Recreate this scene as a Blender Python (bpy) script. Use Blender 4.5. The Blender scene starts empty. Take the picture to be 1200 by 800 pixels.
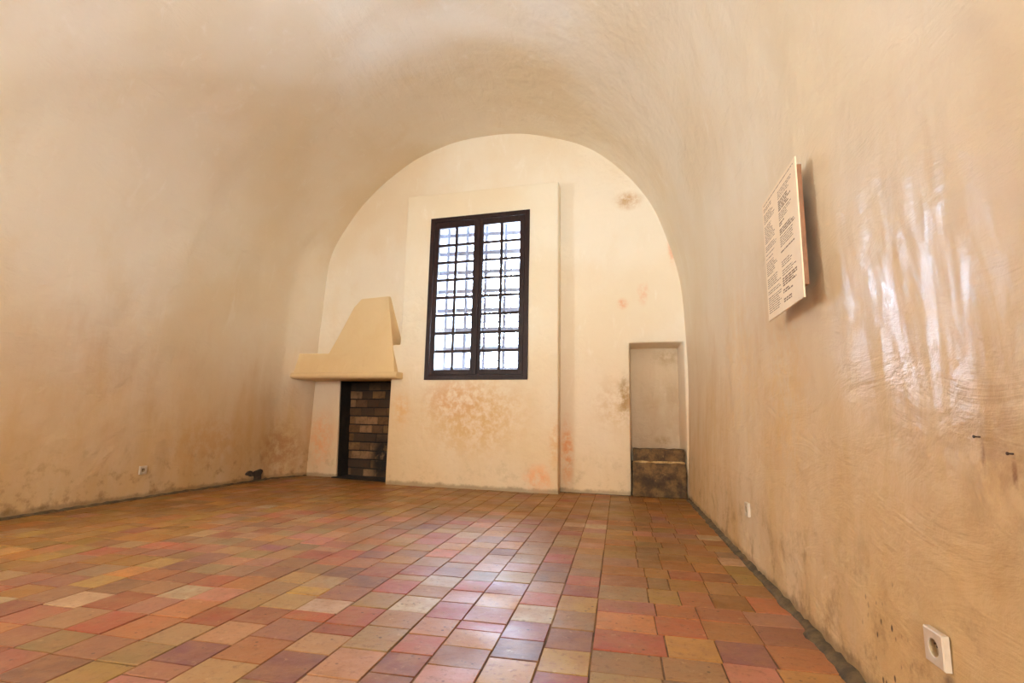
import bpy, bmesh, math, random
from mathutils import Vector, Matrix, noise

# ------------------------------------------------------------------ camera
FPX, YAW, PITCH, ROLL = 607.42, math.radians(11.73), math.radians(8.985), math.radians(1.142)
EYE = 0.85                                            # camera height above the floor
scene = bpy.context.scene
C = scene.collection
cam_data = bpy.data.cameras.new('camera')
cam_data.sensor_fit = 'HORIZONTAL'
cam_data.sensor_width = 36.0
cam_data.lens = 36.0 * FPX / 1200.0
cam_data.clip_start = 0.02
cam = bpy.data.objects.new('camera', cam_data)
C.objects.link(cam)
cy, sy, cp, sp = math.cos(YAW), math.sin(YAW), math.cos(PITCH), math.sin(PITCH)
right = Vector((cy, sy, 0)); fwd = Vector((-sy * cp, cy * cp, sp)); up = right.cross(fwd)
r2 = right * math.cos(ROLL) + up * math.sin(ROLL)
u2 = up * math.cos(ROLL) - right * math.sin(ROLL)
cam.matrix_world = Matrix(((r2.x, u2.x, -fwd.x, 0), (r2.y, u2.y, -fwd.y, 0), (r2.z, u2.z, -fwd.z, EYE), (0, 0, 0, 1)))
scene.camera = cam


def pix(x, y):
    """direction of the sight line through a point of the 1200x800 frame"""
    return fwd + r2 * ((x - 600) / FPX) - u2 * ((y - 400) / FPX)


def pix_floor(x, y):
    d = pix(x, y)
    s = -EYE / d.z
    return d.x * s, d.y * s


# ------------------------------------------------------------------ world, lights, exposure
SKY_STRENGTH = 175.0
DOOR_POWER = 150.0
REAR_POWER = 660.0
world = bpy.data.worlds.new('sky')
scene.world = world
world.use_nodes = True
bg = world.node_tree.nodes['Background']
bg.inputs['Color'].default_value = (0.64, 0.81, 1.0, 1)
bg.inputs['Strength'].default_value = SKY_STRENGTH

scene.view_settings.view_transform = 'Standard'
scene.view_settings.look = 'None'
scene.view_settings.exposure = 0.16
scene.view_settings.gamma = 1.0
scene.view_settings.use_curve_mapping = False
scene.cycles.max_bounces = 14
scene.cycles.diffuse_bounces = 8
scene.cycles.glossy_bounces = 4
scene.cycles.transparent_max_bounces = 16
scene.cycles.sample_clamp_indirect = 6.0
scene.cycles.caustics_reflective = False


def area_light(name, loc, direction, sx, sz, power, color, portal=False):
    l = bpy.data.lights.new(name, 'AREA')
    l.shape = 'RECTANGLE'
    l.size, l.size_y = sx, sz
    l.energy = power
    l.color = color
    if portal:
        l.cycles.is_portal = True
    o = bpy.data.objects.new(name, l)
    C.objects.link(o)
    o.location = loc
    o.rotation_euler = Vector(direction).to_track_quat('-Z', 'Y').to_euler()
    return o


# daylight reflected off the sunlit yard, slanting in through the window in the left wall just outside the frame
area_light('daylight_left_window', (-5.47, 1.70, 2.45), (1.0, 0.0, 0.0), 1.28, 1.72, DOOR_POWER, (0.92, 1.0, 0.97))
# sky portal of the deep back window
area_light('window_portal', (-1.89, 9.15, 2.6), (0, -1, 0), 1.7, 2.7, 1.0, (1, 1, 1), portal=True)# added fill lamp, set in an added opening behind the camera
area_light('added_fill_rear', (-0.6, -7.35, 2.3), (0, 1, 0), 2.04, 2.64, REAR_POWER, (0.92, 1.0, 0.97))


# ------------------------------------------------------------------ helpers
def lin(r, g, b):
    f = lambda c: (c / 255 / 12.92) if c <= 10.3 else ((c / 255 + 0.055) / 1.055) ** 2.4
    return (f(r), f(g), f(b), 1.0)


def obj(name, bm, mat=None, parent=None, smooth=False, bevel=0.0, seg=2, angle=40):
    me = bpy.data.meshes.new(name)
    bmesh.ops.recalc_face_normals(bm, faces=bm.faces)
    bm.to_mesh(me)
    bm.free()
    o = bpy.data.objects.new(name, me)
    C.objects.link(o)
    if mat:
        me.materials.append(mat)
    if smooth:
        for p in me.polygons:
            p.use_smooth = True
    if bevel:
        m = o.modifiers.new('bevel', 'BEVEL')
        m.width = bevel
        m.segments = seg
        m.limit_method = 'ANGLE'
        m.angle_limit = math.radians(angle)
        m.harden_normals = False
    if parent:
        o.parent = parent
        o.matrix_parent_inverse = parent.matrix_world.inverted()
    return o


def thing(name, label, cat, loc=(0, 0, 0), group=None, kind=None):
    o = bpy.data.objects.new(name, None)
    o.empty_display_size = 0.1
    C.objects.link(o)
    o.location = loc
    o.matrix_world = Matrix.Translation(loc)
    if label: o['label'] = label
    if cat: o['category'] = cat
    if group: o['group'] = group
    if kind: o['kind'] = kind
    return o


def struct(o, label=None, cat=None):
    o['kind'] = 'structure'
    if label: o['label'] = label
    if cat: o['category'] = cat
    return o


def box(bm, x0, x1, y0, y1, z0, z1):
    v = [bm.verts.new(p) for p in ((x0, y0, z0), (x1, y0, z0), (x1, y1, z0), (x0, y1, z0),
                                   (x0, y0, z1), (x1, y0, z1), (x1, y1, z1), (x0, y1, z1))]
    for f in ((0, 3, 2, 1), (4, 5, 6, 7), (0, 1, 5, 4), (1, 2, 6, 5), (2, 3, 7, 6), (3, 0, 4, 7)):
        bm.faces.new([v[i] for i in f])
    return v


def rod(bm, a, b, r, n=8):
    a, b = Vector(a), Vector(b)
    d = (b - a).normalized()
    t = Vector((0, 0, 1)) if abs(d.z) < 0.9 else Vector((1, 0, 0))
    e1 = d.cross(t).normalized(); e2 = d.cross(e1)
    ra, rb = [], []
    for i in range(n):
        w = e1 * math.cos(2 * math.pi * i / n) * r + e2 * math.sin(2 * math.pi * i / n) * r
        ra.append(bm.verts.new(a + w)); rb.append(bm.verts.new(b + w))
    for i in range(n):
        bm.faces.new((ra[i], ra[(i + 1) % n], rb[(i + 1) % n], rb[i]))
    bm.faces.new(ra[::-1]); bm.faces.new(rb)


def lines(a, b, step, extra=()):
    """coordinates from a to b about step apart that include every extra value"""
    keys = sorted({a, b, *[e for e in extra if a < e < b]})
    out = []
    for p, q in zip(keys, keys[1:]):
        n = max(1, round((q - p) / step))
        out += [p + (q - p) * i / n for i in range(n)]
    return out + [b]


def smooth(a, b, x):
    t = min(1, max(0, (x - a) / (b - a)))
    return t * t * (3 - 2 * t)


# ------------------------------------------------------------------ node helper
class N:
    def __init__(self, name):
        self.m = bpy.data.materials.new(name)
        self.m.use_nodes = True
        self.t = self.m.node_tree
        self.p = self.t.nodes['Principled BSDF']
        self.geo = self.t.nodes.new('ShaderNodeNewGeometry')

    def link(self, a, b): self.t.links.new(a, b)

    def put(self, sock, v):
        if isinstance(v, bpy.types.NodeSocket): self.link(v, sock)
        elif v is not None: sock.default_value = v

    def map(self, scale=(1, 1, 1), rot=(0, 0, 0), loc=(0, 0, 0)):
        n = self.t.nodes.new('ShaderNodeMapping')
        n.inputs['Scale'].default_value = scale
        n.inputs['Rotation'].default_value = rot
        n.inputs['Location'].default_value = loc
        self.link(self.geo.outputs['Position'], n.inputs['Vector'])
        return n.outputs[0]

    def noise(self, scale, detail=4, rough=0.55, vec=None, dist=0.0):
        n = self.t.nodes.new('ShaderNodeTexNoise')
        n.inputs['Scale'].default_value = scale
        n.inputs['Detail'].default_value = detail
        n.inputs['Roughness'].default_value = rough
        n.inputs['Distortion'].default_value = dist
        self.link(vec if vec else self.geo.outputs['Position'], n.inputs['Vector'])
        return n.outputs['Fac']

    def voronoi(self, scale, vec=None):
        n = self.t.nodes.new('ShaderNodeTexVoronoi')
        n.inputs['Scale'].default_value = scale
        self.link(vec if vec else self.geo.outputs['Position'], n.inputs['Vector'])
        return n.outputs['Distance']

    def ramp(self, v, a, b, lo=0.0, hi=1.0):
        n = self.t.nodes.new('ShaderNodeMapRange')
        n.interpolation_type = 'SMOOTHSTEP'
        self.put(n.inputs['Value'], v)
        n.inputs['From Min'].default_value = a; n.inputs['From Max'].default_value = b
        n.inputs['To Min'].default_value = lo; n.inputs['To Max'].default_value = hi
        return n.outputs[0]

    def math(self, op, a, b=None, c=None):
        n = self.t.nodes.new('ShaderNodeMath')
        n.operation = op
        for i, v in enumerate((a, b, c)):
            if v is not None: self.put(n.inputs[i], v)
        return n.outputs[0]

    def mix(self, fac, a, b, blend='MIX'):
        n = self.t.nodes.new('ShaderNodeMix')
        n.data_type = 'RGBA'
        n.blend_type = blend
        self.put(n.inputs[0], fac); self.put(n.inputs[6], a); self.put(n.inputs[7], b)
        return n.outputs[2]

    def z(self, axis='Z'):
        n = self.t.nodes.new('ShaderNodeSeparateXYZ')
        self.link(self.geo.outputs['Position'], n.inputs[0])
        return n.outputs[axis]

    def blob(self, c, r, edge=0.35):
        """soft ellipsoid mask round a world point: 1 inside, 0 outside"""
        s = self.t.nodes.new('ShaderNodeVectorMath'); s.operation = 'SUBTRACT'
        self.link(self.geo.outputs['Position'], s.inputs[0]); s.inputs[1].default_value = c
        d = self.t.nodes.new('ShaderNodeVectorMath'); d.operation = 'DIVIDE'
        self.link(s.outputs[0], d.inputs[0]); d.inputs[1].default_value = r
        l = self.t.nodes.new('ShaderNodeVectorMath'); l.operation = 'LENGTH'
        self.link(d.outputs[0], l.inputs[0])
        return self.ramp(l.outputs['Value'], edge, 1.0, 1.0, 0.0)

    def bump(self, *pairs):
        prev = None
        for h, strength, dist in pairs:
            n = self.t.nodes.new('ShaderNodeBump')
            n.inputs['Strength'].default_value = strength
            n.inputs['Distance'].default_value = dist
            self.link(h, n.inputs['Height'])
            if prev: self.link(prev, n.inputs['Normal'])
            prev = n.outputs[0]
        self.link(prev, self.p.inputs['Normal'])

    def done(self, color, rough=0.5, metal=0.0, spec=0.5):
        self.put(self.p.inputs['Base Color'], color)
        self.put(self.p.inputs['Roughness'], rough)
        self.p.inputs['Metallic'].default_value = metal
        self.put(self.p.inputs['Specular IOR Level'], spec)
        return self.m


def plaster(name, base, warm, dirt_shade, stains=(), dirt_amount=1.0, polish=None, specks=None, streak=False, bump=1.0):
    n = N(name)
    big = n.noise(0.55, 3, 0.5)
    mid = n.noise(2.1, 6, 0.6, n.map((1, 1, 0.6)))
    col = n.mix(n.ramp(big, 0.38, 0.68), base, warm)
    col = n.mix(n.ramp(mid, 0.5, 0.74, 0, 0.55), col, warm)
    # pale limewash scuffs
    scuff = n.noise(5.0, 8, 0.7, n.map((1, 1, 0.35)), 0.6)
    col = n.mix(n.ramp(scuff, 0.56, 0.72, 0, 0.45), col, (min(1, base[0] * 1.08), min(1, base[1] * 1.1), min(1, base[2] * 1.16), 1))
    z = n.z()
    col = n.mix(n.ramp(z, 0.5, 2.7, 0.58, 0.0), col, dirt_shade)  # dimness of the lower walls painted into the colour, deeper towards the floor
    # damp staining that climbs from the floor in ragged tongues
    tongue = n.noise(1.5, 7, 0.62, n.map((1.4, 1.4, 0.5)))
    climb = n.math('SUBTRACT', n.math('MULTIPLY', tongue, 3.4), n.math('MULTIPLY', z, 0.62))
    col = n.mix(n.ramp(climb, 0.6, 2.2, 0, 0.6 * dirt_amount), col, dirt_shade)
    blot = n.noise(6.5, 8, 0.7)
    low = n.ramp(z, 0.05, 0.75, 1.0, 0.0)
    col = n.mix(n.math('MULTIPLY', n.math('MULTIPLY', n.ramp(blot, 0.5, 0.7), low), 0.65 * dirt_amount), col, (dirt_shade[0] * 0.45, dirt_shade[1] * 0.42, dirt_shade[2] * 0.4, 1))
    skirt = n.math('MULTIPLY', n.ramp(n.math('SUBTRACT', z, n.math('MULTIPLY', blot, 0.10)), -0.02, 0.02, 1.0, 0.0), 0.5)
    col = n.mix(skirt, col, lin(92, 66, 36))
    rag = n.noise(9.0, 7, 0.7)
    for c, r, colour, amount in stains:
        f = n.math('MULTIPLY', n.blob(c, r, 0.15), n.ramp(rag, 0.36, 0.62))
        col = n.mix(n.math('MULTIPLY', f, amount), col, colour)
    if specks:
        for c, r in specks:
            dots = n.ramp(n.voronoi(34, n.map((1, 1, 0.6))), 0.14, 0.26, 1.0, 0.0)
            gate = n.ramp(n.noise(11, 3), 0.42, 0.52)
            f = n.math('MULTIPLY', n.math('MULTIPLY', dots, gate), n.blob(c, r, 0.3))
            col = n.mix(n.math('MULTIPLY', f, 0.9), col, lin(60, 34, 18))
    rough = n.ramp(n.noise(4, 5), 0.3, 0.7, 0.55, 0.72)
    spec = 0.4
    if polish:
        c, r = polish
        strokes = n.noise(6.0, 7, 0.62, n.map((1, 1.6, 0.42), (0.12, 0, 0)), 1.2)
        mask = n.math('MULTIPLY', n.blob(c, r, 0.2), n.ramp(strokes, 0.36, 0.58))
        rough = n.math('SUBTRACT', rough, n.math('MULTIPLY', mask, 0.34))
        spec = n.math('ADD', n.math('MULTIPLY', mask, 0.6), 0.4)
    fine = n.noise(55, 4, 0.6)
    trowel = n.noise(7.0, 6, 0.6, n.map((1.0, 0.7, 1.0), (0.5, 0.35, 0.3)), 0.8)
    lump = n.noise(2.2, 3, 0.5)
    ridge = n.noise(3.2, 5, 0.65, n.map((1.6, 0.5, 1.6), (0.2, 0.4, 0.5)), 1.0)
    n.bump((ridge, 0.22 * bump, 0.05), (lump, 0.40 * bump, 0.08), (trowel, 0.26 * bump, 0.03), (fine, 0.25 * bump, 0.005))
    return n.done(col, rough, 0.0, spec)


CREAM, WARM, DIRT_SHADE = lin(236, 218, 190), lin(222, 194, 152), lin(202, 160, 104)
OCHRE, ORANGE, OLIVE = lin(190, 140, 70), lin(226, 150, 100), lin(140, 105, 50)
M = {}
M['back'] = plaster('limewash_back', lin(239, 231, 217), lin(233, 218, 194), DIRT_SHADE, dirt_amount=0.55, stains=(
    ((0.15, 6.74, 3.83), (0.24, 0.6, 0.17), OCHRE, 0.75), ((0.70, 6.70, 3.20), (0.08, 0.5, 0.42), ORANGE, 0.8),
    ((0.06, 6.74, 2.42), (0.10, 0.5, 0.10), ORANGE, 0.7), ((0.32, 6.74, 2.55), (0.10, 0.5, 0.22), ORANGE, 0.45),
    ((0.07, 6.74, 1.20), (0.12, 0.5, 0.42), OLIVE, 0.8), ((-0.05, 6.74, 1.1), (0.42, 0.5, 0.5), OCHRE, 0.4),
    ((-0.66, 6.78, 0.50), (0.12, 0.5, 0.62), lin(214, 130, 66), 0.8), ((-4.5, 7.3, 0.55), (0.35, 0.6, 0.6), ORANGE, 0.6)))
M['pilaster'] = plaster('limewash_window_breast', lin(239, 232, 216), lin(233, 219, 194), DIRT_SHADE, dirt_amount=0.4, stains=(
    ((-1.9, 6.7, 0.95), (1.05, 0.8, 0.75), lin(200, 150, 84), 0.75), ((-2.2, 6.7, 1.15), (0.55, 0.8, 0.35), lin(206, 150, 106), 0.6),
    ((-1.0, 6.7, 0.18), (0.28, 0.8, 0.25), ORANGE, 0.75), ((-2.95, 6.7, 1.0), (0.2, 0.8, 0.35), lin(214, 160, 100), 0.7),
    ((-0.8, 6.65, 0.6), (0.12, 0.5, 0.5), lin(206, 140, 76), 0.5)))
M['room'] = plaster('limewash_room', lin(235, 228, 215), lin(228, 215, 191), lin(192, 146, 80), dirt_amount=1.0,
                    polish=((0.8, 1.7, 1.30), (0.5, 0.75, 0.85)), stains=(
    ((-4.8, 6.9, 0.4), (0.6, 0.6, 0.6), lin(170, 116, 66), 0.7), ((-4.9, 5.6, 0.55), (0.5, 0.9, 0.5), lin(196, 146, 88), 0.5),
    ((0.8, 2.9, 1.0), (0.3, 0.55, 0.8), lin(214, 170, 104), 0.5), ((0.8, 1.33, 0.82), (0.3, 0.3, 0.4), lin(150, 112, 70), 0.5),
    ((0.8, 1.62, 0.225), (0.2, 0.05, 0.03), lin(80, 52, 36), 0.8), ((0.81, 1.408, 0.80), (0.2, 0.012, 0.05), lin(120, 70, 36), 0.9), ((0.81, 1.312, 0.765), (0.2, 0.012, 0.05), lin(120, 70, 36), 0.9), ((0.8, 3.9, 1.3), (0.3, 0.8, 0.9), lin(222, 186, 128), 0.4)),
    specks=(((0.8, 1.95, 0.20), (0.3, 0.22, 0.28)),))
M['hood'] = plaster('limewash_hood', lin(230, 208, 168), lin(224, 196, 148), DIRT_SHADE, dirt_amount=0.0)
M['reveal'] = plaster('limewash_embrasure', lin(196, 196, 200), lin(190, 190, 194), lin(186, 186, 190), dirt_amount=0.0, bump=0.6)


def simple(name, a, b, scale=8, rough=0.5, metal=0.0, bump=0.0, spec=0.5, vec=None):
    n = N(name)
    k = n.noise(scale, 5, 0.6, n.map(vec) if vec else None)
    if bump: n.bump((k, bump, 0.01))
    return n.done(n.mix(n.ramp(k, 0.35, 0.65), a, b), rough, metal, spec)


M['wood'] = simple('dark_stained_wood', lin(44, 22, 20), lin(32, 15, 14), 9, 0.5, spec=0.25, bump=0.3, vec=(6, 6, 0.8))
M['iron'] = simple('grey_painted_iron', lin(186, 184, 194), lin(166, 164, 174), 20, 0.5)
M['darkiron'] = simple('rusty_iron', lin(70, 40, 22), lin(44, 26, 18), 60, 0.7)
M['plastic'] = simple('socket_plastic', lin(206, 188, 168), lin(198, 178, 158), 30, 0.35)
M['plasticdark'] = simple('socket_well_plastic', lin(176, 150, 116), lin(160, 136, 104), 30, 0.4)
M['black'] = simple('black_hole', lin(22, 14, 10), lin(30, 20, 14), 30, 0.6)
M['paper'] = simple('panel_face', lin(240, 222, 196), lin(234, 214, 186), 5, 0.6)
M['board'] = simple('panel_backboard', lin(150, 104, 74), lin(132, 90, 62), 20, 0.6)
M['ink'] = simple('panel_ink', lin(120, 92, 72), lin(110, 84, 66), 40, 0.7)
M['soot'] = simple('sooty_plaster', lin(44, 32, 22), lin(26, 18, 13), 6, 0.85, bump=0.5)
M['mortar'] = simple('dark_mortar', lin(104, 84, 56), lin(72, 56, 38), 14, 0.9, bump=0.8)
M['patch'] = simple('grey_mortar_patch', lin(84, 66, 54), lin(60, 46, 38), 24, 0.9, bump=0.6)


def glass():
    m = bpy.data.materials.new('window_glass'); m.use_nodes = True
    t = m.node_tree; t.nodes.clear()
    out = t.nodes.new('ShaderNodeOutputMaterial'); mx = t.nodes.new('ShaderNodeMixShader')
    tr = t.nodes.new('ShaderNodeBsdfTransparent'); gl = t.nodes.new('ShaderNodeBsdfGlossy')
    fr = t.nodes.new('ShaderNodeFresnel'); fr.inputs['IOR'].default_value = 1.25
    tr.inputs['Color'].default_value = (0.95, 0.97, 1, 1); gl.inputs['Roughness'].default_value = 0.03
    t.links.new(fr.outputs[0], mx.inputs[0]); t.links.new(tr.outputs[0], mx.inputs[1]); t.links.new(gl.outputs[0], mx.inputs[2])
    t.links.new(mx.outputs[0], out.inputs[0])
    return m


M['glass'] = glass()


def tile_material(name, r0, r1):
    n = N(name)
    a = n.t.nodes.new('ShaderNodeAttribute'); a.attribute_name = 'tile'
    k = n.noise(9, 7, 0.65); k2 = n.noise(34, 6, 0.7)
    col = n.mix(n.ramp(k, 0.35, 0.7, 0.0, 0.6), a.outputs['Color'], lin(150, 104, 66))
    col = n.mix(n.ramp(k2, 0.50, 0.70, 0.0, 0.55), col, lin(104, 66, 40))
    col = n.mix(n.ramp(n.noise(20, 5, 0.65), 0.6, 0.75, 0, 0.35), col, lin(206, 172, 130))
    pits = n.ramp(n.voronoi(21), 0.09, 0.17, 1.0, 0.0)
    pits = n.math('MULTIPLY', pits, n.ramp(n.noise(7, 3), 0.5, 0.6))
    col = n.mix(n.math('MULTIPLY', pits, 0.75), col, lin(52, 32, 22))
    rough = n.ramp(n.noise(3.2, 5, 0.6), 0.3, 0.7, r0, r1)
    n.bump((n.noise(3.5, 3), 0.35, 0.03), (k2, 0.25, 0.006))
    return n.done(col, rough, 0, 0.32)


M['tile'] = tile_material('terracotta_tiles', 0.36, 0.56)
M['tile_edge'] = tile_material('terracotta_worn_edges', 0.8, 0.95)
M['grout'] = simple('tile_grout', lin(120, 88, 56), lin(74, 52, 34), 7, 0.9, bump=0.5)


# ------------------------------------------------------------------ plan of the room (metres; camera stands over x=0, y=0)
def yb(x): return 6.685 + 0.082 * (0.8 - x) + 0.0216 * max(0, -1.2 - x) ** 2     # back wall
def yl(x): return 6.685 + 0.082 * (0.8 - x)
def yp(x): return yl(x) - 0.225                                                      # window breast front
def ym(x): return 6.62 + 0.173 * (-3.0 - x)                                         # mantel front


PROFILE = [(-4.915, 0.0), (-4.915, 0.5), (-4.912, 1.0), (-4.90, 1.5), (-4.885, 2.06), (-4.85, 2.5), (-4.77, 2.95), (-4.60, 3.484), (-4.25, 3.994),
           (-3.773, 4.459), (-3.167, 4.832), (-2.583, 5.014), (-2.024, 5.072), (-1.36, 5.034), (-0.853, 4.879),
           (-0.369, 4.642), (0.09, 4.242), (0.416, 3.803), (0.62, 3.311), (0.763, 2.786), (0.82, 2.2), (0.832, 1.4), (0.812, 0.7), (0.80, 0.0)]


def spline(pts, step):
    out, idx = [], []
    P = [Vector((2 * pts[0][0] - pts[1][0], 2 * pts[0][1] - pts[1][1]))] + [Vector(p) for p in pts] + [Vector((2 * pts[-1][0] - pts[-2][0], 2 * pts[-1][1] - pts[-2][1]))]
    for i in range(1, len(P) - 2):
        n = max(1, round((P[i + 1] - P[i]).length / step))
        idx.append(len(out))
        for k in range(n):
            t = k / n
            a, b, c, d = P[i - 1], P[i], P[i + 1], P[i + 2]
            out.append(0.5 * (2 * b + (c - a) * t + (2 * a - 5 * b + 4 * c - d) * t * t + (3 * b - a - 3 * c + d) * t ** 3))
    idx.append(len(out))
    out.append(Vector(pts[-1]))
    return out, idx


def shell_point(p, y):
    x, z = p.x, p.y
    if x < -4.0:                                       # the left wall turns in before the back corner
        x += 0.19 * smooth(6.7, 7.4, y) * smooth(3.9, 2.4, z)
    cx, cz = -1.9, 2.2
    v = noise.noise(Vector((x * 0.55, y * 0.45, z * 0.55))) * 0.03 + noise.noise(Vector((x * 1.7 + 9, y * 1.4, z * 1.7))) * 0.009
    v *= smooth(0.0, 0.8, z)
    d = Vector((x - cx, (z - cz) if z > cz else 0))
    d.normalize()
    return (x + d.x * v, y, z + d.y * v)


prof, idx = spline(PROFILE, 0.09)
REAR, FAR = -7.0, 7.75
WY0, WY1, WZ0, WZ1 = 1.65, 2.85, 1.65, 3.25              # window in the left wall
ys = lines(REAR, FAR, 0.10, (WY0, WY1))


def shell(name, pts, mat, hole=None):
    bm = bmesh.new()
    g = [[bm.verts.new(shell_point(p, y)) for y in ys] for p in pts]
    for i in range(len(pts) - 1):
        for j in range(len(ys) - 1):
            if hole and hole(pts[i], pts[i + 1], ys[j], ys[j + 1]): continue
            bm.faces.new((g[i][j], g[i][j + 1], g[i + 1][j + 1], g[i + 1][j]))
    if hole:                                            # deep reveal through the wall
        loops = [e for e in bm.edges if e.is_boundary and all(WY0 - .02 < v.co.y < WY1 + .02 and WZ0 - .15 < v.co.z < WZ1 + .15 for v in e.verts)]
        ex = bmesh.ops.extrude_edge_only(bm, edges=loops)
        for v in [q for q in ex['geom'] if isinstance(q, bmesh.types.BMVert)]:
            v.co.x -= 0.58
            v.co.y -= 0.55
    nrm = {}
    for i, p in enumerate(pts):
        for j, y in enumerate(ys):
            e = 0.02
            q0, q1 = prof_at(i, pts, -1), prof_at(i, pts, 1)
            t = Vector(shell_point(q1, y)) - Vector(shell_point(q0, y))
            w = Vector(shell_point(p, y + e)) - Vector(shell_point(p, y - e))
            c = shell_point(p, y)
            nrm[tuple(round(k, 4) for k in c)] = w.cross(t).normalized()
    o = obj(name, bm, mat, smooth=True)
    me = o.data
    flat = [Vector(v.normal) for v in me.vertices]
    for k, v in enumerate(me.vertices):
        n_ = nrm.get(tuple(round(c, 4) for c in v.co))
        if n_ is not None: flat[k] = n_ if n_.dot(v.normal) > 0 else -n_
    me.normals_split_custom_set_from_vertices(flat)
    return struct(o)


def prof_at(i, pts, k):
    g = prof.index(pts[i]) + k
    return prof[min(len(prof) - 1, max(0, g))]


def hole_left(a, b, y0, y1):
    return y0 > WY0 - 1e-4 and y1 < WY1 + 1e-4 and (a.y + b.y) / 2 > WZ0 and (a.y + b.y) / 2 < WZ1


wl_ = shell('wall_left', prof[:idx[7] + 1], M['room'], hole_left)
shell('ceiling', prof[idx[7]:idx[17] + 1], M['room'])
shell('wall_right', prof[idx[17]:], M['room'])

# wall behind the camera, with an opening added for the fill lamp
bm = bmesh.new()
for x0, x1, z0, z1 in ((-5.6, -1.6, -0.05, 5.4), (0.4, 1.3, -0.05, 5.4), (-1.6, 0.4, -0.05, 1.0), (-1.6, 0.4, 3.6, 5.4)):
    box(bm, x0, x1, REAR - 0.4, REAR + 0.01, z0, z1)
box(bm, -1.8, 0.6, REAR - 0.5, REAR - 0.38, 0.8, 3.8)  # added block that keeps the sky out behind the rear lamp
struct(obj('wall_rear', bm, M['room']))
bm = bmesh.new()
box(bm, -5.75, -5.50, 0.7, 3.1, 1.3, 3.6)  # added unseen block, stops sky light entering by the left window
struct(obj('sky_blocker_left', bm, M['reveal']))

# ---- back wall: a solid slab with the fireplace opening, the niche and the window hole
NX0, NX1, NZ = 0.135, 0.80, 1.90
FX0, FX1, FZ = -4.215, -2.98, 1.48
WX0, WX1, WB, WT = -2.615, -1.170, 1.428, 3.735        # window opening in the breast
bm = bmesh.new()
xs = lines(-5.35, 1.15, 0.12, (NX0, NX1, FX0, FX1, WX0, WX1))
zs = lines(-0.05, 5.35, 0.12, (0.0, NZ, FZ, WB, WT))


def in_hole(x, z):
    return (NX0 < x < NX1 and z < NZ) or (FX0 < x < FX1 and z < FZ) or (WX0 < x < WX1 and WB < z < WT)


vg = {}
def bv(i, j):
    if (i, j) not in vg:
        x, z = xs[i], zs[j]
        w = noise.noise(Vector((x * 0.9, 3.3, z * 0.9))) * 0.012
        dx = 0.0
        if abs(x - FX0) < 1e-4 and z <= FZ: dx = 0.05 * (1 - z / FZ)        # jamb leans a little
        vg[(i, j)] = bm.verts.new((x + dx, yb(x) + w, z))
    return vg[(i, j)]


front = []
for i in range(len(xs) - 1):
    for j in range(len(zs) - 1):
        if not in_hole((xs[i] + xs[i + 1]) / 2, (zs[j] + zs[j + 1]) / 2):
            front.append(bm.faces.new((bv(i, j), bv(i + 1, j), bv(i + 1, j + 1), bv(i, j + 1))))
ex = bmesh.ops.extrude_face_region(bm, geom=front)
for v in [q for q in ex['geom'] if isinstance(q, bmesh.types.BMVert)]:
    v.co.y += 0.36
    if NX0 - .01 < v.co.x < NX1 + .01 and v.co.z < NZ + .01:                 # splayed niche sides and soffit
        v.co.x += 0.02 if v.co.x < 0.4 else -0.045
        if v.co.z > NZ - .01: v.co.z -= 0.03
struct(obj('wall_back', bm, M['back'], smooth=True, bevel=0.018, seg=3)).modifiers.new('edges', 'EDGE_SPLIT').split_angle = math.radians(60)

bm = bmesh.new()
nx = lines(NX0 - 0.03, NX1 + 0.04, 0.06); nz = lines(0.0, NZ + 0.05, 0.06)
g = [[bm.verts.new((x, yb(x) + 0.345 + noise.noise(Vector((x * 3, 1, z * 3))) * 0.02, z)) for z in nz] for x in nx]
for i in range(len(nx) - 1):
    for j in range(len(nz) - 1):
        bm.faces.new((g[i][j], g[i + 1][j], g[i + 1][j + 1], g[i][j + 1]))
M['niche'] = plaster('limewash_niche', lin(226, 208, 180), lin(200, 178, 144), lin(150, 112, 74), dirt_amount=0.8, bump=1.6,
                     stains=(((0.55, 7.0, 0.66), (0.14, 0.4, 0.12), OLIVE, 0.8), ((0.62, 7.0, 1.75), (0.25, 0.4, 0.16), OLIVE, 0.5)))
struct(obj('wall_niche', bm, M['niche'], smooth=True))

# ---- raised breast round the window, with a wider foot beside the fireplace
bm = bmesh.new()
PX0, PXJ, PX1, PT = -3.02, -3.135, -0.757, 4.11
xs2 = lines(PXJ, PX1, 0.12, (PX0, WX0, WX1)); zs2 = lines(-0.02, PT, 0.12, (1.92, WB, WT))
vg2 = {}
def pv(i, j):
    if (i, j) not in vg2:
        x, z = xs2[i], zs2[j]
        dx = 0.018 * (z / PT - 0.5) * (-1 if x > -2 else 0)
        dz = 0.02 * (z / PT) * (x - PX1) / (PX0 - PX1) if z > WT + .01 else 0
        vg2[(i, j)] = bm.verts.new((x + dx, yp(x) + noise.noise(Vector((x * 1.2, 8, z * 1.2))) * 0.010, z + dz))
    return vg2[(i, j)]


front = []
for i in range(len(xs2) - 1):
    for j in range(len(zs2) - 1):
        x, z = (xs2[i] + xs2[i + 1]) / 2, (zs2[j] + zs2[j + 1]) / 2
        if WX0 < x < WX1 and WB < z < WT: continue
        if x < PX0 and z > 1.92: continue
        front.append(bm.faces.new((pv(i, j), pv(i + 1, j), pv(i + 1, j + 1), pv(i, j + 1))))
ex = bmesh.ops.extrude_face_region(bm, geom=front)
for v in [q for q in ex['geom'] if isinstance(q, bmesh.types.BMVert)]:
    v.co.y = yb(v.co.x) + 0.05
struct(obj('wall_window_breast', bm, M['pilaster'], smooth=True, bevel=0.02, seg=3)).modifiers.new('edges', 'EDGE_SPLIT').split_angle = math.radians(60)

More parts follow.
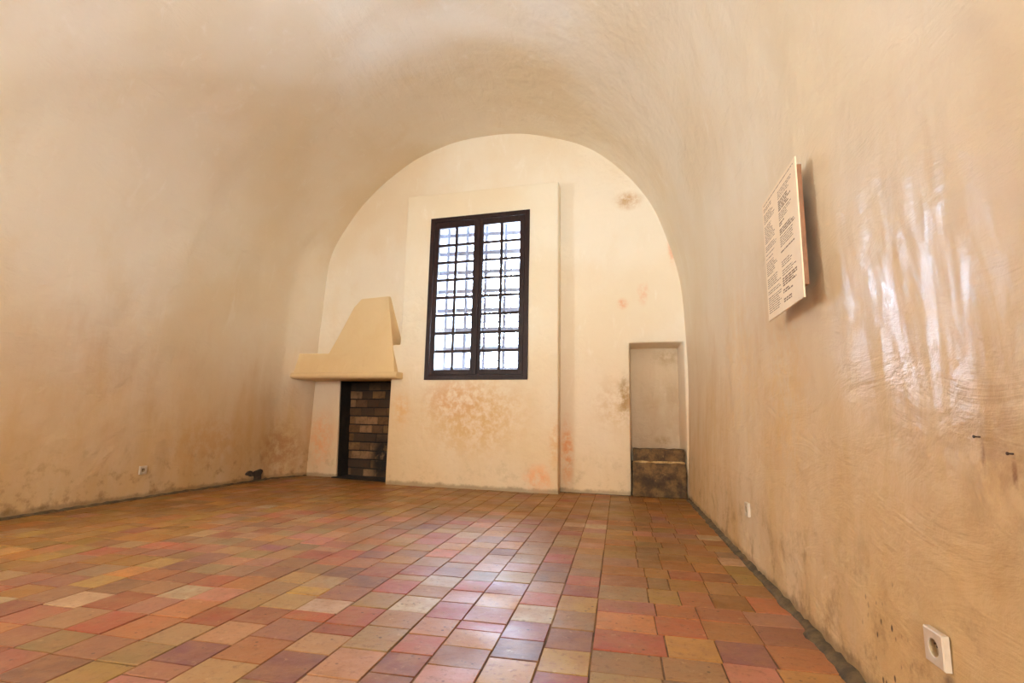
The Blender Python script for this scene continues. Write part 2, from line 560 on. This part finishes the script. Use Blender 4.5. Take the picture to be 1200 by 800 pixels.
# ---- deep white embrasure behind the window
Y0, Y1 = 6.86, 9.05
bm = bmesh.new()
for x0, x1, z0, z1 in ((WX0 - 0.4, WX0 + 0.001, WB - 0.4, WT + 0.4), (WX1 - 0.001, WX1 + 0.4, WB - 0.4, WT + 0.4),
                       (WX0, WX1, WB - 0.4, WB + 0.001), (WX0, WX1, WT - 0.001, WT + 0.4)):
    box(bm, x0, x1, Y0, Y1, z0, z1)
struct(obj('wall_embrasure', bm, M['reveal']))

# ------------------------------------------------------------------ floor of old terracotta tiles
random.seed(7)
PAL = {'tan': (176, 132, 94), 'tan2': (188, 146, 100), 'olive': (158, 122, 76), 'ochre': (196, 146, 74), 'orange': (200, 120, 66),
       'red': (178, 84, 60), 'red2': (166, 74, 56), 'pink': (188, 120, 100), 'brown': (150, 96, 70), 'purple': (132, 84, 82),
       'pale': (206, 176, 146), 'cream': (214, 182, 136), 'redbrown': (164, 92, 66)}
WEIGHTS = [('tan', 16), ('tan2', 14), ('olive', 12), ('ochre', 14), ('orange', 8), ('red', 5), ('red2', 3), ('pink', 11), ('brown', 9), ('purple', 3), ('pale', 3), ('redbrown', 6)]
POOL = [k for k, w in WEIGHTS for _ in range(w)]
SEEN = {'red2': [(110, 649), (137, 704), (282, 690), (250, 682), (777, 787), (270, 720), (282, 730), (680, 694), (617, 737), (655, 790), (722, 752), (490, 671)],
        'redbrown': [(27, 706), (500, 747), (450, 790), (532, 772), (865, 717), (65, 668)],
        'red': [(131, 727), (400, 647), (365, 720), (520, 722), (635, 702), (685, 681), (795, 740), (825, 742), (800, 672), (540, 735)],
        'orange': [(237, 712), (285, 688), (285, 760), (880, 747), (905, 706), (740, 722)],
        'cream': [(105, 697), (380, 685), (592, 697), (217, 695), (862, 660)],
        'ochre': [(592, 785), (662, 770), (832, 770), (582, 710), (615, 680), (870, 690)],
        'purple': [(355, 697), (347, 770), (210, 772), (607, 757), (670, 745), (897, 777)],
        'tan': [(250, 750), (197, 737), (325, 710), (725, 780), (675, 720), (410, 755), (445, 770), (915, 722)],
        'brown': [(125, 757), (950, 742), (60, 790)], 'olive': [(160, 767), (725, 700), (55, 750)],
        'pale': [(510, 686), (497, 700), (627, 720), (400, 707), (480, 715)], 'pink': [(732, 715), (560, 725)]}
marks = [(pix_floor(*q), PAL[k]) for k, L in SEEN.items() for q in L]
tiles = []
cols = [-0.113, -0.297, -0.482, -0.684, -0.855, -1.05, -1.24, -1.45]
while cols[-1] > -5.0: cols.append(cols[-1] - random.uniform(0.175, 0.21))
for a, b in zip(cols, cols[1:]):
    y = -7.0 + random.random() * 0.2
    while y < 7.9:
        h = random.uniform(0.165, 0.225)
        if random.random() < 0.04: h *= 0.55
        tiles.append((b, a, y, y + h)); y += h
y = -7.0
while y < 7.0:
    h = random.uniform(0.175, 0.235)
    jit = [0.12, 0.27, 0.435, 0.61] if y > 2.75 else [0.147, 0.36, 0.56]
    e = [-0.113] + [v + random.uniform(-0.025, 0.025) for v in jit] + [0.80]
    for a, b in zip(e, e[1:]): tiles.append((a, b, y, y + h))
    y += h
bm = bmesh.new()
lay = bm.loops.layers.float_color.new('tile')
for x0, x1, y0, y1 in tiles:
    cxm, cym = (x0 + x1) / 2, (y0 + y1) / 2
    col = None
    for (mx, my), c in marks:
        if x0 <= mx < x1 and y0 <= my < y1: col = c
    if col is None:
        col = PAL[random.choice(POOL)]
        far = max(smooth(4.1, 5.3, cym), smooth(2.5, 3.3, cym) if cxm > -0.12 else 0, smooth(-2.5, -3.9, cxm))  # weaker window light at far, left and right painted in as ochre tiles
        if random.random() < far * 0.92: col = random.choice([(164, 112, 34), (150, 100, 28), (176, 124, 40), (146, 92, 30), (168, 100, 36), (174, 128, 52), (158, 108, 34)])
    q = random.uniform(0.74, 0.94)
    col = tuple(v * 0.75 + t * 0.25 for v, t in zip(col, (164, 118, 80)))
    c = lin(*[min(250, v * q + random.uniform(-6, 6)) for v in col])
    gp = 0.0014; bw = 0.0020; zt = random.uniform(-0.0013, 0.0013)
    tx, ty = random.uniform(-0.007, 0.007), random.uniform(-0.007, 0.007)
    w = random.uniform(-0.012, 0.012)
    ca, sa = math.cos(w), math.sin(w)
    def P(x, y, z):
        dx, dy = x - cxm, y - cym
        return (cxm + dx * ca - dy * sa, cym + dx * sa + dy * ca, z + (0 if z < -0.004 else dx * tx + dy * ty))
    j = [random.uniform(0, 0.003) for _ in range(4)]
    X0, X1, Y0_, Y1_ = x0 + gp + j[0], x1 - gp - j[1], y0 + gp + j[2], y1 - gp - j[3]
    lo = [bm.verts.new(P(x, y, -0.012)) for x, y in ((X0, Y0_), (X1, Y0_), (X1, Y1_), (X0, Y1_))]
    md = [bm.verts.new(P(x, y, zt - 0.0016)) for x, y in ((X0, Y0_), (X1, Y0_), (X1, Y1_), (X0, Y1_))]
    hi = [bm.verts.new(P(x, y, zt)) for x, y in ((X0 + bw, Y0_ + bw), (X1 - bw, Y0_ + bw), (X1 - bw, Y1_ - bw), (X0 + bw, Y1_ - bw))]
    fs = [bm.faces.new(hi)]
    for k in range(4):
        fs.append(bm.faces.new((md[k], md[(k + 1) % 4], hi[(k + 1) % 4], hi[k])))
        fs.append(bm.faces.new((lo[k], lo[(k + 1) % 4], md[(k + 1) % 4], md[k])))
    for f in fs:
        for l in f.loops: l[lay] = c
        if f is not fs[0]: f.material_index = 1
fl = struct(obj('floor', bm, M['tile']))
fl.data.materials.append(M['tile_edge'])
bm = bmesh.new()
box(bm, -5.4, 1.2, -7.4, 8.2, -0.12, -0.0045)
struct(obj('floor_bed', bm, M['grout']))


# ---- rough mortar fillets at the wall feet; the left one is a shadow line
def fillet(name, path, side, width, height):
    bm = bmesh.new()
    rows = []
    for x, y, k in path:
        n1, n2 = noise.noise(Vector((x * 2, y * 7, 5))), noise.noise(Vector((x, y * 15, 2)))
        w = max(0.006, width * k * (1 + 0.4 * n1 + 0.2 * n2)); h = max(0.006, height * (1 + 0.9 * n2))
        sx, sy_ = side
        rows.append([bm.verts.new((x - sx * 0.05, y - sy_ * 0.05, h)), bm.verts.new((x + sx * 0.004, y + sy_ * 0.004, h)),
                     bm.verts.new((x + sx * w * 0.6, y + sy_ * w * 0.6, h * 0.45 + 0.003)), bm.verts.new((x + sx * w, y + sy_ * w, -0.004)),
                     bm.verts.new((x - sx * 0.05, y - sy_ * 0.05, -0.02))])
    for a, b in zip(rows, rows[1:]):
        for k in range(5): bm.faces.new((a[k], b[k], b[(k + 1) % 5], a[(k + 1) % 5]))
    bm.faces.new(rows[0]); bm.faces.new(rows[-1])
    return struct(obj(name, bm, M['mortar'], smooth=True))


fillet('baseboard_right', [(0.80, y, 1.0 if y < 2.6 else 0.7) for y in lines(-6.95, 6.6, 0.05)], (-1, 0), 0.060, 0.022)
fillet('shadow_line_left', [(-4.915 + 0.19 * smooth(6.7, 7.4, y), y, 1.0) for y in lines(-6.95, 7.35, 0.05)], (1, 0), 0.05, 0.018)  # dark strip modelled in place of the shadow along the left wall
fillet('baseboard_back', [(x, yb(x), 1.0) for x in lines(-0.75, 0.13, 0.04)], (0, -1), 0.014, 0.006)

# ------------------------------------------------------------------ window with two glazed casements
def at_wall(o, x0):
    """turn a part built along +x with its front on y=0 into the slightly skewed plane of the back wall"""
    return o


SK = -math.atan(0.082)
win = thing('window_1', 'dark wooden casement window of small panes in the raised white breast', 'window', (WX0, yp(WX0), WB), kind='structure')
win.rotation_euler = (0, 0, SK)
win.matrix_world = Matrix.Translation((WX0, yp(WX0), WB)) @ Matrix.Rotation(SK, 4, 'Z')
W, H = (WX1 - WX0) / math.cos(SK), WT - WB


def local(name, bm, mat, parent, **k):
    o = obj(name, bm, mat, None, **k)
    o.parent = parent
    return o


bm = bmesh.new()
fo = 0.055
for a in ((-0.01, fo, 0, H), (W - fo, W + 0.01, 0, H)): box(bm, a[0], a[1], -0.012, 0.09, -0.01, H + 0.01)
box(bm, fo, W - fo, -0.012, 0.09, H - fo, H + 0.01); box(bm, fo, W - fo, -0.012, 0.09, -0.01, fo)
local('window_frame', bm, M['wood'], win, bevel=0.004)
st = 0.068
half = (W - 2 * fo) / 2
for k in range(2):
    x0 = fo + k * half + 0.003; x1 = fo + (k + 1) * half - 0.003
    z0, z1 = fo + 0.003, H - fo - 0.003
    bm = bmesh.new()
    box(bm, x0, x0 + st, -0.004, 0.05, z0, z1); box(bm, x1 - st, x1, -0.004, 0.05, z0, z1)
    box(bm, x0 + st, x1 - st, -0.004, 0.05, z1 - st - 0.025, z1); box(bm, x0 + st, x1 - st, -0.004, 0.05, z0, z0 + st)
    sash = local('sash', bm, M['wood'], win, bevel=0.004)
    gx0, gx1, gz0, gz1 = x0 + st, x1 - st, z0 + st, z1 - st - 0.025
    bm = bmesh.new()
    xm = (gx0 + gx1) / 2
    box(bm, xm - 0.018, xm + 0.018, 0.004, 0.042, gz0, gz1)
    for r in range(1, 8):
        zc = gz0 + (gz1 - gz0) * r / 8
        box(bm, gx0, gx1, 0.006, 0.040, zc - 0.018, zc + 0.018)
    local('glazing_bars', bm, M['wood'], sash)
    bm = bmesh.new()
    box(bm, gx0, gx1, 0.020, 0.024, gz0, gz1)
    local('pane', bm, M['glass'], sash)
bm = bmesh.new()
box(bm, W / 2 - 0.028, W / 2 + 0.028, -0.022, 0.0, fo, H - fo)
local('meeting_cover', bm, M['wood'], win, bevel=0.006)

# ---- three iron grilles one behind another in the embrasure
def grille(y, label, xoff, zoff, sp, sz, rad):
    t = thing('window_grille', label, 'grille', (WX0, y, WB), group='iron grilles in the window embrasure')
    x = WX0 + xoff
    while x < WX1 - 0.02:
        bm = bmesh.new(); rod(bm, (x, y, WB - 0.02), (x, y, WT + 0.02), rad, 8)
        obj('upright_bar', bm, M['iron'], t, smooth=True); x += sp
    z = WB + zoff
    while z < WT - 0.02:
        bm = bmesh.new(); box(bm, WX0 - 0.02, WX1 + 0.02, y - 0.012, y + 0.012, z - rad * 1.25, z + rad * 1.25)
        obj('cross_bar', bm, M['iron'], t, bevel=0.003); z += sz


grille(7.06, 'grey iron grille close behind the window panes', 0.16, 0.17, 0.29, 0.285, 0.024)
grille(8.00, 'grey iron grille halfway along the deep white embrasure', 0.20, 0.24, 0.36, 0.40, 0.013)
grille(8.90, 'farthest grey iron grille at the bright outer end of the embrasure', 0.16, 0.12, 0.36, 0.40, 0.013)

# ------------------------------------------------------------------ fireplace
fire = thing('fireplace', 'plastered corner fireplace with sloping hood left of the window', 'fireplace', (-3.7, 7.2, 0))


def E(x, y, z): return (x, y, z + EYE)


# mantel shelf with a rounded nose
bm = bmesh.new()
secs = []
nose = [(0.30, 0.0), (0.045, 0.0), (0.015, 0.014), (0.0, 0.045), (0.012, 0.078), (0.035, 0.092), (0.30, 0.092)]
for x in lines(-4.98, -2.985, 0.1):
    zb = 0.600 - 0.020 * (x + 4.9) / 1.9 + noise.noise(Vector((x * 2, 0, 0))) * 0.006
    s = []
    for d, h in nose:
        yy = ym(x) + d
        if d >= 0.3: yy = max(yb(x) + 0.05, ym(x) + 0.3) if x < PX0 - .05 else yp(x) + 0.12
        s.append(bm.verts.new(E(x, yy, zb + h)))
    secs.append(s)
for a, b in zip(secs, secs[1:]):
    for k in range(len(nose)):
        q = (k + 1) % len(nose)
        bm.faces.new((a[k], b[k], b[q], a[q]))
bm.faces.new(secs[0]); bm.faces.new(secs[-1])
for v in secs[-1]: v.co.x += 0.06 * smooth(6.62, 6.85, v.co.y)
obj('mantel', bm, M['hood'], fire, smooth=True, bevel=0.012).modifiers.new('edges', 'EDGE_SPLIT').split_angle = math.radians(50)

# hood: sloping front over the shelf
F = [(-4.93, 7.01, 0.68), (-4.93, 7.09, 0.995), (-4.232, 6.955, 0.977), (-4.133, 7.012, 1.231), (-3.964, 7.125, 1.712), (-3.859, 7.145, 1.845), (-3.378, 7.057, 1.852), (-3.151, 6.803, 1.12), (-3.035, 6.665, 0.665)]
B = [(-4.93, 7.5, 0.68), (-4.93, 7.5, 1.02), (-4.40, 7.42, 1.0), (-4.24, 7.38, 1.235), (-4.05, 7.34, 1.72), (-3.93, 7.32, 1.862), (-3.36, 7.2, 1.875), (-3.105, 7.16, 1.10), (-3.00, 7.12, 0.665)]
bm = bmesh.new()
fv = [bm.verts.new(E(*p)) for p in F]; bvv = [bm.verts.new(E(*p)) for p in B]
k = len(F)
bm.faces.new((fv[0], fv[8], fv[7], fv[2])) if False else None
bm.faces.new((fv[0], fv[2], fv[1])); bm.faces.new((fv[0], fv[8], fv[7], fv[2]))
bm.faces.new((fv[2], fv[7], fv[3])); bm.faces.new((fv[3], fv[7], fv[6], fv[4])); bm.faces.new((fv[4], fv[6], fv[5]))
for i in range(k):
    bm.faces.new((fv[i], fv[(i + 1) % k], bvv[(i + 1) % k], bvv[i]))
obj('hood', bm, M['hood'], fire, bevel=0.014, seg=3, angle=24)

# firebox: sooty cheeks, brick back and hearth
BY = lambda x: yb(x) + 0.33
bm = bmesh.new()
box(bm, FX0 - 0.12, FX0 + 0.012, yb(FX0) + 0.035, BY(FX0) + 0.1, 0.0, FZ - 0.002)
for v in bm.verts:
    if v.co.x > FX0: v.co.x += 0.05 * (1 - v.co.z / FZ)
obj('cheek', bm, M['soot'], fire)
bm = bmesh.new(); box(bm, FX1 - 0.10, FX1 + 0.1, yb(FX1) - 0.05, BY(FX1) + 0.1, 0, FZ - 0.002)
obj('cheek', bm, M['soot'], fire)
bm = bmesh.new(); box(bm, FX0, FX1, yb(FX1) + 0.02, BY(FX0) + 0.1, FZ - 0.015, FZ + 0.02)
obj('throat', bm, M['soot'], fire)
bm = bmesh.new()
hv = box(bm, FX0 + 0.01, FX1, 6.9, 7.75, 0.001, 0.014)
for v in bm.verts:
    if v.co.y < 7: v.co.y = yb(v.co.x) - (0.06 if v.co.x < -4 else 0.12)
obj('hearth', bm, M['soot'], fire)


def brick_material():
    n = N('sooty_brick')
    a = n.t.nodes.new('ShaderNodeAttribute'); a.attribute_name = 'brick'
    k = n.noise(16, 6, 0.65)
    col = n.mix(n.ramp(k, 0.4, 0.7, 0, 0.6), a.outputs['Color'], lin(70, 46, 26))
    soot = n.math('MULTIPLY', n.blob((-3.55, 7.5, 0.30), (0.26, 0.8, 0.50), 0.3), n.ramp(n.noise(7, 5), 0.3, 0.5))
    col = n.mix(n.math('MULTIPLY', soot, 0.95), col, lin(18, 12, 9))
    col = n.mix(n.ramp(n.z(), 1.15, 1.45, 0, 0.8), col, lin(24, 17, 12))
    n.bump((k, 0.6, 0.01))
    return n.done(col, 0.85)


M['brick'] = brick_material()
random.seed(11)
bm = bmesh.new(); lay = bm.loops.layers.float_color.new('brick')
z = 0.0; row = 0
while z < FZ:
    x = FX0 - 0.1 - (0.12 if row % 2 else 0.0)
    while x < FX1 + 0.05:
        L = random.uniform(0.20, 0.25)
        c = lin(*random.choice([(104, 72, 40), (86, 60, 34), (128, 92, 54), (70, 50, 32), (100, 70, 44), (64, 45, 30), (142, 106, 72)]))
        x1 = x + L - 0.014; z1 = z + 0.118
        nb = len(bm.faces)
        pr = random.uniform(-0.006, 0.006)
        vs = box(bm, x, x1, BY(x) + pr, BY(x) + 0.09, z + 0.004, z1)
        for v in vs: v.co.y += (v.co.x - x) * -0.12; v.co.x += random.uniform(-.004, .004); v.co.z += random.uniform(-.004, .004)
        bm.faces.ensure_lookup_table()
        for f in bm.faces[nb:]:
            for l in f.loops: l[lay] = c
        x += L
    z += 0.132; row += 1
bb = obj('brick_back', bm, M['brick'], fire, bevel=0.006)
bm = bmesh.new()
v = box(bm, FX0 - 0.1, FX1 + 0.1, BY(-3.6) + 0.02, BY(-3.6) + 0.15, 0, FZ + 0.05)
for q in bm.verts: q.co.y += yb(q.co.x) - yb(-3.6)
obj('brick_mortar', bm, M['soot'], bb)

# ------------------------------------------------------------------ stone block seat in the niche
n = N('brown_stone')
k1 = n.noise(7, 8, 0.7); k2 = n.noise(22, 6, 0.7)
col = n.mix(n.ramp(k1, 0.35, 0.65), lin(126, 92, 50), lin(70, 46, 24))
col = n.mix(n.ramp(k2, 0.58, 0.72, 0, 0.7), col, lin(168, 132, 78))
col = n.mix(n.ramp(n.noise(4, 4), 0.5, 0.65, 0, 0.7), col, lin(44, 28, 16))
n.bump((k1, 0.8, 0.03), (k2, 0.7, 0.012))
M['stone'] = n.done(col, 0.8)


def rough_block(x0, x1, y0, y1, z0, z1, step, amp, seed):
    bm = bmesh.new()
    box(bm, x0, x1, y0, y1, z0, z1)
    bmesh.ops.subdivide_edges(bm, edges=bm.edges, cuts=max(2, int((x1 - x0) / step)), use_grid_fill=True)
    bmesh.ops.recalc_face_normals(bm, faces=bm.faces)
    bm.normal_update()
    for v in bm.verts:
        d = noise.noise(v.co * 9 + Vector((seed, 0, 0))) * amp + noise.noise(v.co * 26 + Vector((seed, 4, 0))) * amp * 0.4
        v.co += v.normal * (d - amp * 0.4)
    return bm


st_ = thing('stone_seat', 'dark brown rough stone block filling the foot of the wall niche', 'stone block', (0.47, 6.85, 0))
obj('lower_course', rough_block(0.150, 0.790, yb(0.47) - 0.03, 7.02, 0.0, 0.41, 0.03, 0.016, 3), M['stone'], st_, smooth=True)
obj('upper_course', rough_block(0.162, 0.775, yb(0.47) - 0.005, 7.02, 0.425, 0.575, 0.03, 0.014, 8), M['stone'], st_, smooth=True)
bm = rough_block(0.165, 0.775, yb(0.47) + 0.008, 7.0, 0.402, 0.432, 0.04, 0.006, 5)
obj('lime_joint', bm, simple('lime_joint', lin(196, 160, 106), lin(150, 112, 64), 18, 0.9), st_)

# ------------------------------------------------------------------ printed panel on the right wall
PXF = 0.75
PY0, PY1, PZ0, PZ1 = 2.270, 2.787, 0.537 + EYE, 1.157 + EYE
pan = thing('information_panel', 'cream printed text panel standing off the right wall', 'sign', (0.8, (PY0 + PY1) / 2, PZ0))
random.seed(5)
ink = set()                                             # (row, column) cells of the printed face that carry a word
NR, NC = 116, 78
def text_row(u0, u1, r):
    c = int(u0 * NC)
    while c < u1 * NC:
        n_ = random.randint(2, 7)
        for q in range(c, min(c + n_, int(u1 * NC))): ink.add((r, q))
        c += n_ + 1
text_row(0.05, 0.95, 3)
for r0, u1, cnt in ((9, .9, 4), (18, .88, 5), (29, .86, 4), (38, .72, 2), (44, .92, 3), (51, .9, 5), (64, .9, 1), (73, .82, 3), (81, .92, 3), (88, .9, 4), (98, .8, 2), (106, .82, 2)):
    for q in range(cnt): text_row(0.50, u1 - random.uniform(0, 0.14), r0 + 2 * q)
r = 7
while r < 112:
    if r < 82: text_row(0.05, random.uniform(0.24, 0.40), r)
    else: text_row(0.05, random.uniform(0.34, 0.46), r)
    r += 2 if random.random() < 0.85 else 4
bm = bmesh.new()
g = [[bm.verts.new((PXF, PY1 + (PY0 - PY1) * c / NC, PZ1 + (PZ0 - PZ1) * (q + (0.12 if q % 2 else -0.12) * (0 < q < NR)) / NR)) for c in range(NC + 1)] for q in range(NR + 1)]
for q in range(NR):
    for c in range(NC):
        f = bm.faces.new((g[q][c], g[q + 1][c], g[q + 1][c + 1], g[q][c + 1]))
        if (q, c) in ink: f.material_index = 1
ex = bmesh.ops.extrude_edge_only(bm, edges=[e for e in bm.edges if e.is_boundary])
nv = [v for v in ex['geom'] if isinstance(v, bmesh.types.BMVert)]
for v in nv: v.co.x += 0.006
bmesh.ops.contextual_create(bm, geom=[e for e in bm.edges if e.is_boundary])
face_ = obj('panel_face', bm, M['paper'], pan)
face_.data.materials.append(M['ink'])
bm = bmesh.new(); box(bm, PXF + 0.0062, PXF + 0.026, PY0 + 0.004, PY1 - 0.03, PZ0 + 0.055, PZ1 - 0.035)
obj('backboard', bm, M['board'], pan, bevel=0.002)
for yy in (PY0 + 0.10, PY1 - 0.12):
    for zz in (PZ0 + 0.14, PZ1 - 0.14):
        bm = bmesh.new(); rod(bm, (PXF + 0.02, yy, zz), (0.800, yy, zz), 0.012, 12)
        obj('spacer', bm, M['darkiron'], pan, smooth=True)

# ------------------------------------------------------------------ wall sockets
def socket(label, loc, nrm):
    """square plate with a round well, the earth pin and two holes; built facing -x, then turned"""
    t = thing('power_socket', label, 'socket', loc, group='power sockets low on the walls')
    t.rotation_euler = (0, 0, 0 if nrm < 0 else math.pi)
    s, d, r, nseg = 0.0425, 0.013, 0.0215, 32
    bm = bmesh.new()
    ring = lambda rad, x: [bm.verts.new((x, rad * math.cos(2 * math.pi * i / nseg), rad * math.sin(2 * math.pi * i / nseg))) for i in range(nseg)]

    def sq(x, h):
        out = []
        for i in range(nseg):
            a = 2 * math.pi * i / nseg; c, s_ = math.cos(a), math.sin(a); m = max(abs(c), abs(s_))
            out.append(bm.verts.new((x, h * c / m, h * s_ / m)))
        return out
    rings = [sq(0.004, s), sq(-d + 0.003, s), sq(-d, s - 0.003), ring(r + 0.002, -d), ring(r, -d + 0.0015)]
    for a, b in zip(rings, rings[1:]):
        for i in range(nseg): bm.faces.new((a[i], a[(i + 1) % nseg], b[(i + 1) % nseg], b[i]))
    local('plate', bm, M['plastic'], t)
    bm = bmesh.new()
    rings = [ring(r, -d + 0.0015), ring(r - 0.001, 0.002)]
    for i in range(nseg): bm.faces.new((rings[0][i], rings[0][(i + 1) % nseg], rings[1][(i + 1) % nseg], rings[1][i]))
    bm.faces.new(rings[1])
    well = local('socket_well', bm, M['plasticdark'], t)
    for dy in (-0.0095, 0.0095):
        bm = bmesh.new(); rod(bm, (0.0006, dy, 0.0), (0.004, dy, 0.0), 0.003, 12)
        local('contact_hole', bm, M['black'], well)
    bm = bmesh.new(); rod(bm, (-0.010, 0, 0.011), (0.003, 0, 0.011), 0.0026, 12)
    local('earth_pin', bm, M['darkiron'], well, smooth=True)


socket('large square power socket low on the right wall nearest the camera', (0.801, 1.639, 0.299), -1)
socket('small power socket at the foot of the right wall, farther toward the niche', (0.803, 3.69, 0.335), -1)
socket('power socket low on the left wall', (-4.912, 4.70, 0.29), 1)

# ------------------------------------------------------------------ small marks on the walls
# dark mortar patch at the foot of the left wall
outline = [(0, 0.62), (0.03, 0.72), (0.12, 0.84), (0.24, 0.88), (0.33, 0.84), (0.37, 0.72), (0.42, 0.70), (0.55, 0.82), (0.72, 0.88), (0.86, 0.92), (0.97, 0.84), (1.0, 0.70), (0.96, 0.58),
           (0.90, 0.42), (0.88, 0.22), (0.92, 0.06), (0.80, -0.02), (0.62, -0.02), (0.50, 0.04), (0.54, 0.22), (0.52, 0.38), (0.40, 0.42), (0.30, 0.40), (0.18, 0.50), (0.05, 0.54)]
bm = bmesh.new()
y_a, y_b, h = 6.27, 6.61, 0.165
fr = [bm.verts.new((-4.895 - 0.006 * random.random(), y_a + (y_b - y_a) * u, h * w + 0.004)) for u, w in outline]
bk = [bm.verts.new((-4.96, v.co.y, v.co.z)) for v in fr]
bm.faces.new(fr)
for i in range(len(fr)):
    q = (i + 1) % len(fr)
    bm.faces.new((fr[i], fr[q], bk[q], bk[i]))
bmesh.ops.triangulate(bm, faces=[f for f in bm.faces if len(f.verts) > 4])
pt = obj('mortar_patch', bm, M['patch'])
pt['label'] = 'dark grey ragged mortar patch at the foot of the left wall near the fireplace'; pt['category'] = 'patch'


def on_right(x, y):
    d = pix(x, y); s = 0.815 / d.x
    return Vector((0.815, d.y * s, d.z * s + EYE))


for px, py, lab in ((1147, 512, 'small rusty nail in the right wall, left of another nail'), (1187, 532, 'small rusty nail in the right wall nearest the photo edge')):
    p = on_right(px, py)
    t = thing('nail', lab, 'nail', p, group='rusty nails in the right wall')
    bm = bmesh.new(); rod(bm, p + Vector((0.03, 0, 0)), p + Vector((-0.009, 0, 0.001)), 0.0020, 8)
    obj('shank', bm, M['darkiron'], t, smooth=True)
    bm = bmesh.new(); rod(bm, p + Vector((-0.009, 0, 0.001)), p + Vector((-0.011, 0, 0.001)), 0.0036, 12)
    obj('nail_head', bm, M['darkiron'], t)
